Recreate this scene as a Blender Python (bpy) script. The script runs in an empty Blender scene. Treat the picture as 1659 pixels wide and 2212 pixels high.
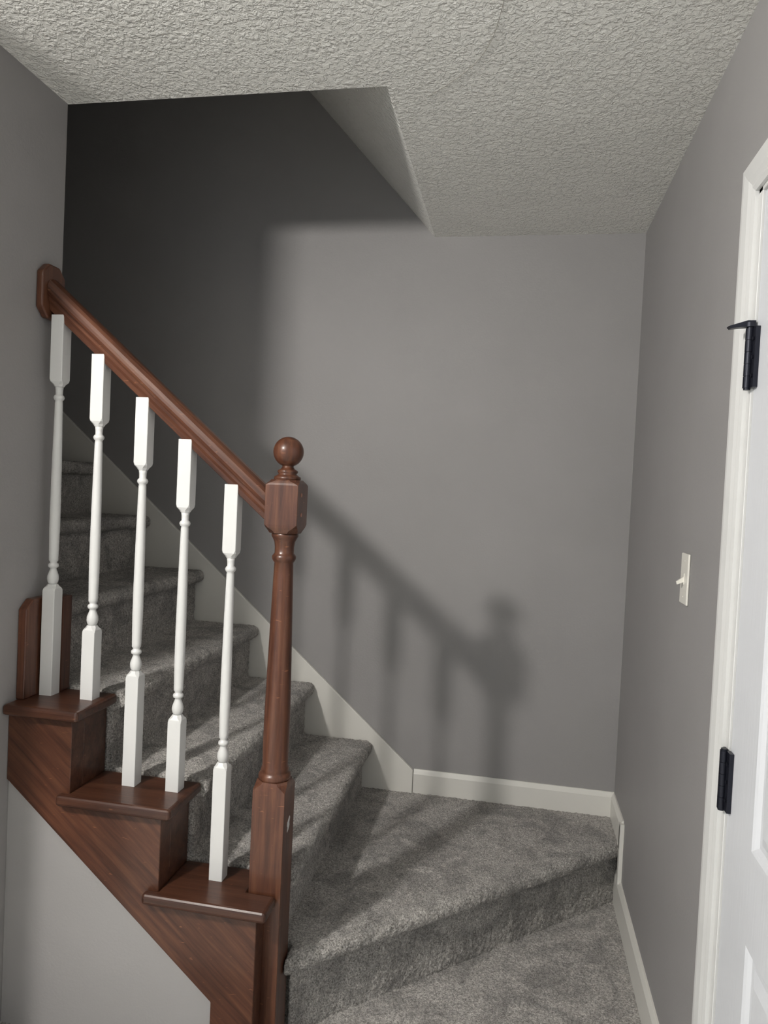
import bpy, bmesh, math, random
from mathutils import Vector, Matrix
random.seed(3)
S = bpy.context.scene
S.view_settings.view_transform = 'Standard'

# ------------------------------------------------------------------ helpers
def srgb(r, g, b):
    f = lambda c: (c/255/12.92) if c/255 <= 0.04045 else ((c/255+0.055)/1.055)**2.4
    return (f(r), f(g), f(b), 1)

def new_mat(name):
    m = bpy.data.materials.new(name); m.use_nodes = True
    nt = m.node_tree
    b = nt.nodes['Principled BSDF']
    tc = nt.nodes.new('ShaderNodeTexCoord')
    return m, nt, b, tc.outputs['Object']

def noise(nt, vec, scale, detail=3, rough=0.5, dist=0.0):
    n = nt.nodes.new('ShaderNodeTexNoise')
    n.inputs['Scale'].default_value = scale
    n.inputs['Detail'].default_value = detail
    n.inputs['Roughness'].default_value = rough
    n.inputs['Distortion'].default_value = dist
    nt.links.new(vec, n.inputs['Vector'])
    return n.outputs['Fac']

def ramp(nt, fac, stops):
    r = nt.nodes.new('ShaderNodeValToRGB')
    e = r.color_ramp.elements
    e[0].position, e[0].color = stops[0]
    e[1].position, e[1].color = stops[-1]
    for p, c in stops[1:-1]:
        x = e.new(p); x.color = c
    nt.links.new(fac, r.inputs['Fac'])
    return r.outputs['Color']

def mix(nt, a, b, fac, mode='MIX'):
    m = nt.nodes.new('ShaderNodeMix'); m.data_type = 'RGBA'; m.blend_type = mode
    if hasattr(fac, 'links'): nt.links.new(fac, m.inputs[0])
    else: m.inputs[0].default_value = fac
    for i, v in ((6, a), (7, b)):
        if hasattr(v, 'links'): nt.links.new(v, m.inputs[i])
        else: m.inputs[i].default_value = v
    return m.outputs[2]

def math_n(nt, op, a, b=0.0):
    m = nt.nodes.new('ShaderNodeMath'); m.operation = op
    for i, v in ((0, a), (1, b)):
        if hasattr(v, 'links'): nt.links.new(v, m.inputs[i])
        else: m.inputs[i].default_value = v
    return m.outputs[0]

def bump(nt, b, h, dist, strength=1.0, prev=None):
    n = nt.nodes.new('ShaderNodeBump')
    n.inputs['Distance'].default_value = dist
    n.inputs['Strength'].default_value = strength
    nt.links.new(h, n.inputs['Height'])
    if prev is not None: nt.links.new(prev, n.inputs['Normal'])
    nt.links.new(n.outputs['Normal'], b.inputs['Normal'])
    return n.outputs['Normal']

def mapping(nt, vec, scale=(1,1,1), rot=(0,0,0)):
    m = nt.nodes.new('ShaderNodeMapping')
    m.inputs['Scale'].default_value = scale
    m.inputs['Rotation'].default_value = rot
    nt.links.new(vec, m.inputs['Vector'])
    return m.outputs['Vector']

W = lambda v: (v, v, v, 1)

# walls
def wall_mat(name, c):
    m, nt, b, v = new_mat(name)
    n = noise(nt, v, 2.2, 4, 0.55)
    lo = tuple(x*0.96 for x in c[:3])+(1,)
    hi = tuple(min(1, x*1.04) for x in c[:3])+(1,)
    nt.links.new(ramp(nt, n, [(0.3, lo), (0.7, hi)]), b.inputs['Base Color'])
    b.inputs['Roughness'].default_value = 0.55
    b.inputs['Specular IOR Level'].default_value = 0.35
    bump(nt, b, noise(nt, v, 140, 3, 0.6), 0.0012, 0.35)
    return m
M_WALL = wall_mat('grey_wall_paint', srgb(148, 146, 145))

# knock-down ceiling
def ceil_mat(name, depth=0.010):
    m, nt, b, v = new_mat(name)
    n = noise(nt, v, 2.5, 3)
    nt.links.new(ramp(nt, n, [(0.3, srgb(242, 241, 235)), (0.7, srgb(250, 249, 243))]), b.inputs['Base Color'])
    b.inputs['Roughness'].default_value = 0.5
    # flattened splatter islands
    n1 = noise(nt, v, 76, 2.0, 0.5, 0.5)
    p1 = ramp(nt, n1, [(0.44, W(0)), (0.57, W(1))])
    n1b = noise(nt, mapping(nt, v, (1, 1, 1), (0, 0, 1.1)), 52, 2.0, 0.5, 0.8)
    p2 = ramp(nt, n1b, [(0.50, W(0)), (0.60, W(1))])
    n2 = noise(nt, v, 190, 3, 0.6)
    h = math_n(nt, 'ADD', math_n(nt, 'MULTIPLY', p1, 0.7), math_n(nt, 'MULTIPLY', n2, 0.35))
    h = math_n(nt, 'ADD', h, math_n(nt, 'MULTIPLY', p2, 0.6))
    bump(nt, b, h, depth, 0.6)
    return m
M_CEIL = ceil_mat('knockdown_ceiling')

# carpet
def carpet_mat():
    m, nt, b, v = new_mat('grey_carpet')
    sp = noise(nt, v, 210, 3, 0.75)
    col = ramp(nt, sp, [(0.32, srgb(106, 100, 94)), (0.48, srgb(192, 187, 180)), (0.66, srgb(250, 246, 240))])
    big = ramp(nt, noise(nt, v, 8, 5, 0.65, 0.8), [(0.40, W(0.62)), (0.55, W(1.0))])
    mid = ramp(nt, noise(nt, v, 75, 3, 0.6), [(0.3, W(0.68)), (0.65, W(1.0))])
    c = mix(nt, col, big, 1.0, 'MULTIPLY')
    c = mix(nt, c, mid, 1.0, 'MULTIPLY')
    nt.links.new(c, b.inputs['Base Color'])
    b.inputs['Roughness'].default_value = 1.0
    b.inputs['Specular IOR Level'].default_value = 0.05
    b.inputs['Sheen Weight'].default_value = 0.3
    h = math_n(nt, 'ADD', noise(nt, v, 240, 3, 0.7), math_n(nt, 'MULTIPLY', noise(nt, v, 90, 3, 0.6), 0.8))
    bump(nt, b, h, 0.009, 1.0)
    return m
M_CARPET = carpet_mat()

def wood_mat(name, rot, dark=1.0):
    m, nt, b, v = new_mat(name)
    mv = mapping(nt, v, (1, 1, 1), rot)
    mv = mapping(nt, mv, (60, 60, 3.5))
    g = noise(nt, mv, 1.0, 6, 0.65, 0.3)
    s = lambda r, g_, b_: tuple(x*dark for x in srgb(r, g_, b_)[:3])+(1,)
    c = ramp(nt, g, [(0.3, s(56, 31, 21)), (0.5, s(86, 52, 37)), (0.72, s(108, 71, 51))])
    big = ramp(nt, noise(nt, v, 5, 3), [(0.35, W(0.72)), (0.65, W(1))])
    c = mix(nt, c, big, 1.0, 'MULTIPLY')
    # worn scratches
    sc = noise(nt, mapping(nt, v, (35, 35, 160), (0.3, 0.9, 0.2)), 1.0, 2, 0.5)
    c = mix(nt, c, s(165, 112, 80), ramp(nt, sc, [(0.70, W(0)), (0.78, W(0.5))]), 'MIX')
    nt.links.new(c, b.inputs['Base Color'])
    b.inputs['Roughness'].default_value = 0.36
    b.inputs['Specular IOR Level'].default_value = 0.35
    b.inputs['Coat Weight'].default_value = 0.2
    b.inputs['Coat Roughness'].default_value = 0.12
    bump(nt, b, g, 0.0006, 0.4)
    return m
M_WOODV = wood_mat('mahogany_vertical', (0, 0, 0))
M_WOODR = wood_mat('mahogany_rail', (0, math.radians(50), 0), 0.95)
M_WOODH = wood_mat('mahogany_horizontal', (0, math.radians(90), 0), 0.62)
M_WOODD = wood_mat('mahogany_stringer', (0, math.radians(50), 0), 0.8)

def paint(name, c, rough=0.35, grain=False):
    m, nt, b, v = new_mat(name)
    n = noise(nt, v, 6, 3)
    nt.links.new(ramp(nt, n, [(0.3, tuple(x*0.95 for x in c[:3])+(1,)), (0.7, c)]), b.inputs['Base Color'])
    b.inputs['Roughness'].default_value = rough
    if grain:
        h = noise(nt, mapping(nt, v, (120, 120, 6)), 1.0, 5, 0.6, 0.6)
        bump(nt, b, h, 0.0012, 0.5)
    else:
        bump(nt, b, noise(nt, v, 80, 2), 0.0006, 0.25)
    return m
M_WHITE = paint('white_gloss_paint', srgb(212, 212, 210), 0.32)
M_TRIM = paint('white_trim_paint', srgb(222, 220, 213), 0.35)
M_CASING = paint('white_casing_paint', srgb(216, 216, 214), 0.35)
M_DOOR = paint('white_door_grain', srgb(218, 220, 224), 0.4, True)
M_PLATE = paint('ivory_switch_plastic', srgb(230, 227, 218), 0.3)
M_BLACK = paint('black_hinge_metal', srgb(30, 32, 42), 0.38)
M_BLACK.node_tree.nodes['Principled BSDF'].inputs['Metallic'].default_value = 0.5
M_BOUNCE = paint('pale_bounce_floor', srgb(230, 228, 222), 0.45)  # made-up pale finish for the unseen floor, brightens the ceiling by bounce

def obj_from_bm(bm, name, mat, parent=None, smooth=False):
    bmesh.ops.recalc_face_normals(bm, faces=bm.faces)
    me = bpy.data.meshes.new(name); bm.to_mesh(me); bm.free()
    o = bpy.data.objects.new(name, me)
    S.collection.objects.link(o)
    me.materials.append(mat)
    if smooth:
        for p in me.polygons: p.use_smooth = True
    if parent: o.parent = parent
    return o

def empty(name):
    e = bpy.data.objects.new(name, None); S.collection.objects.link(e)
    e.empty_display_size = 0.1
    return e

def add_box(bm, x0, x1, y0, y1, z0, z1):
    vs = [bm.verts.new(p) for p in ((x0,y0,z0),(x1,y0,z0),(x1,y1,z0),(x0,y1,z0),(x0,y0,z1),(x1,y0,z1),(x1,y1,z1),(x0,y1,z1))]
    fs = []
    for f in ((0,3,2,1),(4,5,6,7),(0,1,5,4),(1,2,6,5),(2,3,7,6),(3,0,4,7)):
        fs.append(bm.faces.new([vs[i] for i in f]))
    return vs, fs

def add_prism(bm, pts, axis, a0, a1):
    """pts: 2-D polygon; axis 'Y' -> pts are (x,z); axis 'Z' -> pts are (x,y); axis 'X' -> (y,z)"""
    def mk(p, a):
        if axis == 'Y': return (p[0], a, p[1])
        if axis == 'Z': return (p[0], p[1], a)
        return (a, p[0], p[1])
    A = [bm.verts.new(mk(p, a0)) for p in pts]
    B = [bm.verts.new(mk(p, a1)) for p in pts]
    bm.faces.new(A); bm.faces.new(B[::-1])
    n = len(pts)
    for i in range(n):
        bm.faces.new([A[i], B[i], B[(i+1) % n], A[(i+1) % n]])

def boxes(name, lst, mat, parent=None, bev=0.0, seg=2):
    bm = bmesh.new()
    for b in lst: add_box(bm, *b)
    o = obj_from_bm(bm, name, mat, parent)
    if bev: bevel(o, bev, seg)
    return o

def prism(name, pts, axis, a0, a1, mat, parent=None, bev=0.0, seg=2):
    bm = bmesh.new(); add_prism(bm, pts, axis, a0, a1)
    o = obj_from_bm(bm, name, mat, parent)
    if bev: bevel(o, bev, seg)
    return o

def bevel(o, w, seg=2):
    m = o.modifiers.new('bevel', 'BEVEL'); m.width = w; m.segments = seg
    m.limit_method = 'ANGLE'; m.angle_limit = math.radians(35)
    m.harden_normals = False
    for p in o.data.polygons: p.use_smooth = False

def lathe(bm, cx, cy, prof, seg=40):
    rings = []
    for r, z in prof:
        rings.append([bm.verts.new((cx+r*math.cos(2*math.pi*i/seg), cy+r*math.sin(2*math.pi*i/seg), z)) for i in range(seg)])
    for a, b in zip(rings[:-1], rings[1:]):
        for i in range(seg):
            f = bm.faces.new([a[i], a[(i+1) % seg], b[(i+1) % seg], b[i]]); f.smooth = True
    bm.faces.new(rings[0][::-1]); bm.faces.new(rings[-1])

# ------------------------------------------------------------------ room dims
XR, XL = 0.428, -1.274
YB = 2.88
ZC = 2.44
YE = 1.81
XO = -0.378
ZF = -0.036      # finished floor

# floor (carpeted at the stairs, unseen entry given an invented pale tone to bounce light up)
boxes('floor', [(-3.6, XR, 1.30, YB, -0.16, ZF)], M_CARPET)
boxes('floor_entry', [(-3.6, XR, -2.6, 1.30, -0.16, ZF)], M_BOUNCE)

# ceiling : L-shaped slab
ceil = prism('ceiling', [(-3.6,-2.6),(XR,-2.6),(XR,YB),(XO,YB),(XO,YE),(-3.6,YE)], 'Z', ZC, ZC+0.27, M_CEIL)
# thin grey line just under the ceiling
cu = bpy.data.curves.new('ceiling_hairline', 'CURVE'); cu.dimensions = '3D'; cu.bevel_depth = 0.0005
sp = cu.splines.new('NURBS'); cp = [(-0.06,1.40),(-0.079,1.524),(-0.113,1.675),(-0.185,1.787),(-0.281,1.867)]
sp.points.add(len(cp)-1)
for q, (x, y) in zip(sp.points, cp): q.co = (x, y, ZC-0.0003, 1)
sp.use_endpoint_u = True; sp.order_u = 3
co_ = bpy.data.objects.new('ceiling_hairline', cu); S.collection.objects.link(co_); co_.parent = ceil
cu.materials.append(paint('hairline_grey', srgb(140, 136, 127), 0.8))

boxes('wall_back', [(-4.5, XR+0.1, YB, YB+0.12, -0.16, 5.2)], M_WALL)
DY0, DY1 = 0.70, 1.488     # door opening
boxes('wall_right', [(XR, XR+0.12, DY1, YB, -0.16, 2.7), (XR, XR+0.12, DY0, DY1, 2.045, 2.7), (XR, XR+0.12, -2.6, DY0, -0.16, 2.7)], M_WALL)
boxes('wall_left', [(XL-0.10, XL, 1.04, 1.808, -0.1, ZC)], M_WALL)
boxes('wall_stairwell', [(-4.4, XL-0.10, 1.69, 1.808, -0.1, 5.2), (XL-0.10, XO+0.1, 1.69, 1.808, ZC+0.27, 5.2)], M_WALL)
boxes('wall_upper_left', [(-4.5, -4.4, 1.69, YB, -0.1, 5.2)], M_WALL)
# sloped stairwell soffit + upper ceiling
sl = 1.10
x2 = -2.6
prism('ceiling_slope', [(XO, ZC), (x2, ZC+sl*(XO-x2)), (-4.4, ZC+sl*(XO-x2)), (-4.4, ZC+sl*(XO-x2)+0.15), (x2, ZC+sl*(XO-x2)+0.15), (XO, ZC+0.25)],
      'Y', YE-0.002, YB, M_CEIL)
boxes('floor_upper', [(-4.4, -3.11, 1.812, 2.878, 2.6, 2.775)], M_CARPET)

# ------------------------------------------------------------------ knee wall under stringer
z_line = lambda x: 0.126+0.834*(-0.685-x)
prism('wall_knee', [(XL+0.001, -0.1), (-0.685, -0.1), (-0.685, 0.126), (XL+0.001, z_line(XL))], 'Y', 1.656, 1.806, M_WALL)

# ------------------------------------------------------------------ staircase
stair = empty('staircase')
RUN, RISE = 0.254, 0.217
Z1 = 0.388
# wooden stringer with stepped top
def stringer(xend, y0, y1, nm):
    pts = [(XL+0.001, z_line(XL)+0.001), (-0.685, 0.127), (-0.685, ZF), (xend, ZF), (xend, 0.360), (-0.835, 0.360), (-0.835, 0.577),
           (-1.09, 0.577), (-1.09, 0.794), (XL+0.001, 0.794)]
    return prism(nm, pts, 'Y', y0, y1, M_WOODD, stair, 0.0015, 1)
stringer(-0.574, 1.648, 1.703, 'stringer_face')
stringer(-0.620, 1.7032, 1.807, 'stringer_core')
# tread caps
def cap(nm, pts, zt):
    o = prism(nm, pts, 'Z', zt-0.028, zt, M_WOODH, stair, 0.009, 3)
    return o
cap('tread_cap_1', [(-0.868,1.62),(-0.543,1.62),(-0.543,1.702),(-0.620,1.702),(-0.620,1.808),(-0.836,1.808),(-0.836,1.648),(-0.868,1.648)], Z1)
cap('tread_cap_2', [(-1.114,1.62),(-0.80,1.62),(-0.80,1.808),(-1.091,1.808),(-1.091,1.648),(-1.114,1.648)], Z1+RISE)
cap('tread_cap_3', [(XL+0.001,1.62),(-1.058,1.62),(-1.058,1.808),(XL+0.001,1.808)], Z1+2*RISE)
# return block standing on third cap against the left wall
zt3 = Z1+2*RISE
prism('return_block_side', [(1.672, zt3), (1.808, zt3), (1.808, 1.085), (1.70, 1.085), (1.672, 1.06)], 'X', XL+0.001, -1.248, M_WOODV, stair, 0.003)
boxes('return_block_back', [(-1.248, -1.207, 1.765, 1.808, zt3, 1.085)], M_WOODV, stair, 0.003)

# carpet on the steps
tex = bpy.data.textures.new('pile', 'CLOUDS'); tex.noise_scale = 0.011; tex.noise_depth = 2
def carpet_obj(bm, name, parent):
    o = obj_from_bm(bm, name, M_CARPET, parent)
    r = o.modifiers.new('remesh', 'REMESH'); r.mode = 'VOXEL'; r.voxel_size = 0.0055; r.use_smooth_shade = True
    sm = o.modifiers.new('smooth', 'SMOOTH'); sm.iterations = 3; sm.factor = 0.5
    d = o.modifiers.new('pile', 'DISPLACE'); d.texture = tex; d.strength = 0.010; d.mid_level = 0.5; d.texture_coords = 'GLOBAL'
    return o
def rounded_rect(x0, x1, z0, z1, r, n=6):
    """rectangle in XZ whose +X side is a rounded roll"""
    pts = [(x0, z0)]
    for i in range(n+1):
        a = -math.pi/2+math.pi/2*i/n
        pts.append((x1-r+r*math.cos(a), z0+r+r*math.sin(a)))
    for i in range(n+1):
        a = math.pi/2*i/n
        pts.append((x1-r+r*math.cos(a), z1-r+r*math.sin(a)))
    pts.append((x0, z1))
    return pts
bm = bmesh.new()
YC0, YC1 = 1.814, 2.857
for k in range(11):
    xr = -0.568-RUN*k
    zt = Z1+RISE*k+0.005
    add_box(bm, xr-RUN-0.03, xr, YC0, YC1, zt-0.30 if k else 0.0, zt-0.02)
    add_prism(bm, rounded_rect(xr-RUN-0.02, xr+0.038, zt-0.052, zt, 0.025), 'Y', YC0, YC1)
carpet_obj(bm, 'carpet_flight', stair)

# winder step
A = Vector((-0.53, 1.742)); B = Vector((XR-0.004, 2.645))
dirv = (B-A).normalized(); nin = Vector((-dirv.y, dirv.x))
def winder(off, r0=0):
    a = A+nin*off; b = B+nin*off
    # intersect with x limits
    t = lambda x: a.y+(b.y-a.y)*(x-a.x)/(b.x-a.x)
    return [(-0.530, t(-0.530)), (XR-0.003, t(XR-0.003)), (XR-0.003, YB-0.003), (-0.60, YB-0.003), (-0.60, 1.825), (-0.530, 1.825)]
bm = bmesh.new()
zt = 0.196
add_prism(bm, winder(0.04), 'Z', -0.05, zt-0.02)
N = 8
for i in range(N):   # stacked thin slabs give the rolled nosing
    a0 = -math.pi/2+math.pi*i/N; a1 = -math.pi/2+math.pi*(i+1)/N
    am = (a0+a1)/2
    r = 0.025
    add_prism(bm, winder(r-r*math.cos(am)), 'Z', zt-r+r*math.sin(a0)-0.0005, zt-r+r*math.sin(a1)+0.0005)
carpet_obj(bm, 'carpet_winder', stair)

# white skirt board on back wall
zs = lambda x: 0.289+0.862*(-0.36-x)
prism('skirt_board', [(-0.36, 0.19), (-0.36, zs(-0.36)), (-3.1, zs(-3.1)), (-3.1, zs(-3.1)-0.42), (-0.62, 0.15)], 'Y', 2.862, YB-0.0005, M_TRIM, stair, 0.003)

# ------------------------------------------------------------------ railing
rail = empty('stair_railing')
YN = 1.747
NX = -0.576
zr = lambda x: 1.378+0.844*(-0.634-x)
cosr = math.cos(math.atan(0.844))
# handrail profile (y offset, perpendicular height)
half = [(0.018, -0.033), (0.020, -0.020), (0.0235, -0.012), (0.0245, -0.004), (0.0285, 0.000), (0.031, 0.006), (0.031, 0.013), (0.028, 0.021), (0.020, 0.028), (0.009, 0.032)]
prof = half+[(-y, h) for y, h in reversed(half)]
bm = bmesh.new()
NS = 2
rings = []
for i in range(NS+1):
    x = -1.252+( -0.612+1.252)*i/NS
    rings.append([bm.verts.new((x, YN+y, zr(x)+h/cosr)) for y, h in prof])
for a, b in zip(rings[:-1], rings[1:]):
    for i in range(len(prof)):
        j = (i+1) % len(prof)
        bm.faces.new([a[i], a[j], b[j], b[i]])
bm.faces.new(rings[0]); bm.faces.new(rings[-1][::-1])
o = obj_from_bm(bm, 'handrail', M_WOODR, rail); 
o.modifiers.new('bev', 'BEVEL').width = 0.0015

# rosette on the left wall
def octo(cy, cz, hy, hz, c):
    return [(cy-hy, cz-hz+c), (cy-hy+c, cz-hz), (cy+hy-c, cz-hz), (cy+hy, cz-hz+c), (cy+hy, cz+hz-c), (cy+hy-c, cz+hz), (cy-hy+c, cz+hz), (cy-hy, cz+hz-c)]
prism('wall_rosette', octo(YN, 1.906, 0.047, 0.072, 0.025), 'X', XL+0.0005, -1.252, M_WOODV, rail, 0.005, 3)

# newel
bm = bmesh.new()
def sq_block(bm, cx, cy, hw, z0, z1, ch_bot, ch_top, sq_bot=0.7, sq_top=0.7):
    """square block whose ends taper through chamfered corners"""
    def ring(h, c, z):
        c = max(c, 0.0008)
        p = [(-h+c,-h),(h-c,-h),(h,-h+c),(h,h-c),(h-c,h),(-h+c,h),(-h,h-c),(-h,-h+c)]
        return [bm.verts.new((cx+a, cy+b, z)) for a, b in p]
    rs = []
    if ch_bot:
        rs += [ring(hw*sq_bot, hw*sq_bot*0.55, z0), ring(hw*(0.45+sq_bot*0.55), hw*0.45, z0+ch_bot*0.28), ring(hw*0.985, hw*0.22, z0+ch_bot*0.65)]
        rs.append(ring(hw, 0.001, z0+ch_bot))
    else: rs.append(ring(hw, 0.001, z0))
    if ch_top:
        rs.append(ring(hw, 0.001, z1-ch_top))
        rs += [ring(hw*0.985, hw*0.22, z1-ch_top*0.65), ring(hw*(0.45+sq_top*0.55), hw*0.45, z1-ch_top*0.28), ring(hw*sq_top, hw*sq_top*0.55, z1)]
    else: rs.append(ring(hw, 0.001, z1))
    for a, b in zip(rs[:-1], rs[1:]):
        for i in range(8):
            bm.faces.new([a[i], a[(i+1)%8], b[(i+1)%8], b[i]])
    bm.faces.new(rs[0][::-1]); bm.faces.new(rs[-1])
HL = 0.0425
sq_block(bm, NX, YN, HL, ZF, 0.668, 0, 0.022, sq_top=0.94)
sq_block(bm, NX, YN, 0.0425, 1.297, 1.432, 0.022, 0.014, sq_bot=0.86, sq_top=0.86)
shaft = [(0.036, 0.664), (0.041, 0.670), (0.0415, 0.678), (0.038, 0.684), (0.034, 0.687), (0.036, 0.691), (0.0345, 0.697), (0.0325, 0.703),
         (0.0335, 0.75), (0.0328, 0.85), (0.030, 0.98), (0.0272, 1.10), (0.0250, 1.19), (0.0240, 1.222),
         (0.0275, 1.226), (0.0305, 1.232), (0.0305, 1.238), (0.027, 1.243), (0.0245, 1.246), (0.0245, 1.262), (0.0265, 1.275), (0.031, 1.284), (0.034, 1.289), (0.034, 1.295), (0.030, 1.300)]
lathe(bm, NX, YN, shaft)
ball = [(0.030, 1.428), (0.034, 1.434), (0.034, 1.439), (0.027, 1.443), (0.0225, 1.447), (0.026, 1.451), (0.026, 1.455), (0.019, 1.459), (0.0145, 1.464), (0.0145, 1.468)]
bc, br = 1.503, 0.0385
for i in range(1, 17):
    a = -math.pi/2+0.38+(math.pi-0.38)*i/17
    ball.append((br*math.cos(a), bc+br*math.sin(a)))
ball.append((0.001, bc+br))
lathe(bm, NX, YN, ball)
o = obj_from_bm(bm, 'newel_post', M_WOODV, rail)

# wooden plugs on right side of the newel block
bm = bmesh.new()
for z, yy in ((1.395, -0.012), (1.345, -0.008)):
    m = Matrix.Translation((NX+0.0427, YN+yy, z)) @ Matrix.Rotation(math.pi/2, 4, 'Y')
    bmesh.ops.create_cone(bm, cap_ends=True, segments=16, radius1=0.0055, radius2=0.005, depth=0.0016, matrix=m)
obj_from_bm(bm, 'newel_plugs', paint('plug_wood', srgb(150, 100, 78)), rail)
# chipped paint spot on the newel base
prism('newel_paint_chip', [(1.735, 0.560), (1.742, 0.566), (1.752, 0.572), (1.756, 0.566), (1.751, 0.556), (1.753, 0.548), (1.744, 0.538), (1.736, 0.535), (1.739, 0.546), (1.734, 0.552)],
      'X', NX+HL+0.0002, NX+HL+0.0008, M_WHITE, rail)

# balusters
BX = [-1.2247, -1.103, -0.972, -0.848, -0.717]
BZ = [zt3, zt3, Z1+RISE, Z1+RISE, Z1]
for i, (bx, bz) in enumerate(zip(BX, BZ)):
    bm = bmesh.new()
    by = YN-0.004
    t = 0.694+0.844*(-0.717-bx)      # start of turned section
    L = 0.531
    sq_block(bm, bx, by, 0.0182, bz-0.002, t, 0, 0.018, sq_top=0.64)
    top = zr(bx)-0.0335/cosr+0.010
    sq_block(bm, bx, by, 0.0182, t+L, top, 0.020, 0, sq_bot=0.60)
    p = [(0.0100, t-0.001), (0.0132, t+0.006), (0.0150, t+0.014), (0.0145, t+0.022), (0.0115, t+0.031), (0.0085, t+0.039), (0.0082, t+0.043), (0.0128, t+0.046), (0.0138, t+0.050), (0.0128, t+0.054), (0.0088, t+0.057),
         (0.0090, t+0.060), (0.0118, t+0.064), (0.0120, t+0.07), (0.0135, t+0.15), (0.0135, t+0.22), (0.0125, t+0.33), (0.0110, t+0.43), (0.0100, t+0.488),
         (0.0092, t+0.494), (0.0125, t+0.497), (0.0142, t+0.502), (0.0125, t+0.507), (0.0090, t+0.510), (0.0095, t+0.522), (0.0108, t+L+0.001)]
    lathe(bm, bx, by, p, 28)
    obj_from_bm(bm, 'baluster_%d' % (i+1), M_WHITE, rail)

# ------------------------------------------------------------------ baseboards
def base_prof(t, h): return [(0, 0), (t, 0), (t, h-0.018), (t*0.6, h-0.006), (t*0.35, h), (0, h)]
# back
pts = [(YB-a, 0.19+b) for a, b in base_prof(0.013, 0.101)]
bm = bmesh.new(); add_prism(bm, pts, 'X', -0.358, XR-0.001)
obj_from_bm(bm, 'baseboard_back', M_TRIM)
bm = bmesh.new()
add_prism(bm, [(XR-a, 0.19+b) for a, b in base_prof(0.013, 0.101)], 'Y', 2.625, YB-0.013)
add_prism(bm, [(XR-a, ZF+b) for a, b in base_prof(0.013, 0.115)], 'Y', 1.56, 2.70)
add_box(bm, XR-0.013, XR, 2.61, 2.638, 0.07, 0.283)
obj_from_bm(bm, 'baseboard_right', M_TRIM)

# ------------------------------------------------------------------ door, casing, hinges
CY0, CY1 = 1.500, 1.560
bm = bmesh.new()
# casing section (y across, x proud) swept: side + head
sec = [(0.0, 0.0), (0.0, 0.009), (0.010, 0.012), (0.018, 0.010), (0.030, 0.014), (0.050, 0.017), (0.060, 0.017), (0.060, 0.0)]  # (distance from opening, proud)
def casing_path(pathpts, outs):
    rings = []
    for (y, z), (oy, oz) in zip(pathpts, outs):
        rings.append([bm.verts.new((XR-p, y+oy*d, z+oz*d)) for d, p in sec])
    for a, b in zip(rings[:-1], rings[1:]):
        for i in range(len(sec)):
            j = (i+1) % len(sec)
            bm.faces.new([a[i], a[j], b[j], b[i]])
    bm.faces.new(rings[0]); bm.faces.new(rings[-1][::-1])
ztop = 2.026
casing_path([(CY0, ZF), (CY0, ztop), (0.688, ztop), (0.688, ZF)], [(1, 0), (1, 1), (-1, 1), (-1, 0)])
obj_from_bm(bm, 'trim_1', M_CASING)
# jamb
boxes('door_jamb', [(XR-0.002, XR+0.12, 1.478, 1.4995, ZF, 2.03), (XR-0.002, XR+0.12, 0.70, 0.716, ZF, 2.03), (XR-0.002, XR+0.12, 0.70, 1.4995, 2.018, 2.04)], M_CASING, None, 0.001, 1)

door = empty('door_1')
def door_leaf():
    bm = bmesh.new()
    y0, y1, z0, z1 = 0.720, 1.474, ZF+0.012, 2.014
    x0, x1 = XR+0.002, XR+0.037
    st = 0.145
    cm = (y0+y1)/2
    ys = [y0, y0+st, cm-0.05, cm+0.05, y1-st, y1]
    zsx = [z0, 0.20, 0.655, 0.82, 1.56, 1.67, 1.90, z1]
    # body behind
    add_box(bm, x0+0.009, x1, y0, y1, z0, z1)
    for i in range(5):
        for j in range(7):
            ya, yb, za, zb = ys[i], ys[i+1], zsx[j], zsx[j+1]
            if i in (1, 3) and j in (1, 3, 5):
                # recess with raised field
                def rg(ins, x): return [bm.verts.new((x, ya+ins, za+ins)), bm.verts.new((x, yb-ins, za+ins)), bm.verts.new((x, yb-ins, zb-ins)), bm.verts.new((x, ya+ins, zb-ins))]
                rr = [rg(0, x0), rg(0.006, x0+0.003), rg(0.014, x0+0.0085), rg(0.024, x0+0.0085), rg(0.045, x0+0.002)]
                for a, b in zip(rr[:-1], rr[1:]):
                    for q in range(4):
                        bm.faces.new([a[q], a[(q+1)%4], b[(q+1)%4], b[q]])
                bm.faces.new(rr[-1])
            else:
                add_box(bm, x0, x0+0.012, ya, yb, za, zb)
    return obj_from_bm(bm, 'door_leaf', M_DOOR, door)
door_leaf()
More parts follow.
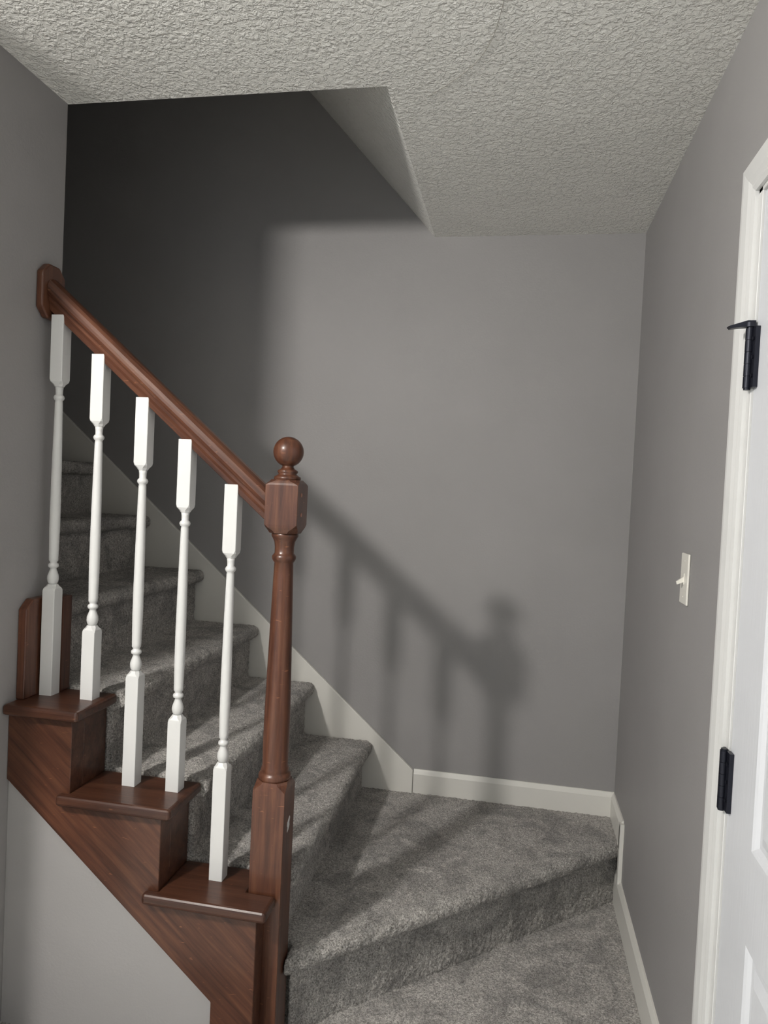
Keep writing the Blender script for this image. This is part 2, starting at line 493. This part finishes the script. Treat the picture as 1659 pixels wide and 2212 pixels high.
def hinge(z, n, stop=False):
    bm = bmesh.new()
    hx, hy = XR-0.010, 1.4765
    hh = 0.057
    segs = 5
    for i in range(segs):
        a = z-hh+2*hh*i/segs
        m = Matrix.Translation((hx, hy, a+hh/segs))
        bmesh.ops.create_cone(bm, cap_ends=True, segments=20, radius1=0.0075, radius2=0.0075, depth=2*hh/segs-0.0012, matrix=m)
    bmesh.ops.create_cone(bm, cap_ends=True, segments=20, radius1=0.006, radius2=0.006, depth=2*hh+0.006, matrix=Matrix.Translation((hx, hy, z)))
    # leaves
    add_box(bm, XR-0.0065, XR-0.002, hy+0.001, hy+0.020, z-hh, z+hh)
    add_box(bm, XR-0.0065, XR+0.0016, hy-0.024, hy-0.003, z-hh, z+hh)
    for s in (-0.035, 0.0, 0.035):
        bmesh.ops.create_cone(bm, cap_ends=True, segments=12, radius1=0.004, radius2=0.003, depth=0.003,
            matrix=Matrix.Translation((XR-0.0075, hy-0.016, z+s)) @ Matrix.Rotation(math.pi/2, 4, 'Y'))
    if stop:
        zz = z+hh+0.006
        bmesh.ops.create_cone(bm, cap_ends=True, segments=20, radius1=0.0105, radius2=0.0105, depth=0.008, matrix=Matrix.Translation((hx, hy, zz)))
        # tapered lever of the hinge-pin door stop
        add_prism(bm, [(hx+0.008, zz+0.008), (hx+0.008, zz-0.003), (hx-0.018, zz-0.005), (hx-0.036, zz-0.007), (hx-0.040, zz-0.003), (hx-0.006, zz+0.008)], 'Y', hy-0.007, hy+0.009)
    return obj_from_bm(bm, 'hinge_%d' % n, M_BLACK, door)
hinge(1.700, 1, True); hinge(0.889, 2); hinge(0.20, 3)

# ------------------------------------------------------------------ light switch
sw = empty('light_switch')
boxes('switch_plate', [(XR-0.006, XR-0.0003, 1.876, 1.952, 1.166, 1.294)], M_PLATE, sw, 0.0035, 3)
bm = bmesh.new()
add_box(bm, XR-0.0075, XR-0.005, 1.909, 1.919, 1.216, 1.244)
add_prism(bm, [(XR-0.006, 1.236), (XR-0.006, 1.222), (XR-0.022, 1.215), (XR-0.024, 1.222)], 'Y', 1.9105, 1.9175)
obj_from_bm(bm, 'switch_toggle', M_PLATE, sw)
bm = bmesh.new()
for z in (1.185, 1.275):
    bmesh.ops.create_cone(bm, cap_ends=True, segments=12, radius1=0.003, radius2=0.0025, depth=0.0015,
        matrix=Matrix.Translation((XR-0.0065, 1.914, z)) @ Matrix.Rotation(math.pi/2, 4, 'Y'))
obj_from_bm(bm, 'switch_screws', M_PLATE, sw)

# ------------------------------------------------------------------ ceiling lamp (out of frame) that throws the railing shadow
lampo = empty('ceiling_lamp')
bm = bmesh.new(); lathe(bm, -1.43, -0.03, [(0.06, ZC-0.018), (0.075, ZC-0.012), (0.08, ZC)], 32)
obj_from_bm(bm, 'lamp_base', M_WHITE, lampo)
ld = bpy.data.lights.new('lamp_bulb', 'POINT'); ld.energy = 165; ld.shadow_soft_size = 0.066; ld.color = (1.0, 0.96, 0.92)
lo = bpy.data.objects.new('lamp_bulb', ld); lo.location = (-1.43, -0.03, 2.362); S.collection.objects.link(lo); lo.parent = lampo

# ambient daylight arriving from the open rest of the house
w = bpy.data.worlds.new('world'); S.world = w; w.use_nodes = True
bg = w.node_tree.nodes['Background']; bg.inputs[0].default_value = (0.90, 0.96, 1.0, 1); bg.inputs[1].default_value = 1.03

# ------------------------------------------------------------------ camera
f = 1550.0
psi, p, th = math.radians(10.48), math.radians(1.66), math.radians(2.70)
fwd = Vector((-math.sin(psi)*math.cos(p), math.cos(psi)*math.cos(p), -math.sin(p)))
r0 = Vector((math.cos(psi), math.sin(psi), 0)); u0 = r0.cross(fwd)
r = r0*math.cos(th)+u0*math.sin(th); u = -r0*math.sin(th)+u0*math.cos(th)
cd = bpy.data.cameras.new('camera'); co = bpy.data.objects.new('camera', cd); S.collection.objects.link(co)
mw = Matrix(((r.x, u.x, -fwd.x, 0), (r.y, u.y, -fwd.y, 0), (r.z, u.z, -fwd.z, 1.415), (0, 0, 0, 1)))
co.matrix_world = mw
cd.sensor_fit = 'VERTICAL'; cd.sensor_height = 36; cd.sensor_width = 27
cd.lens = f/2212*36
cd.clip_start = 0.02
S.camera = co
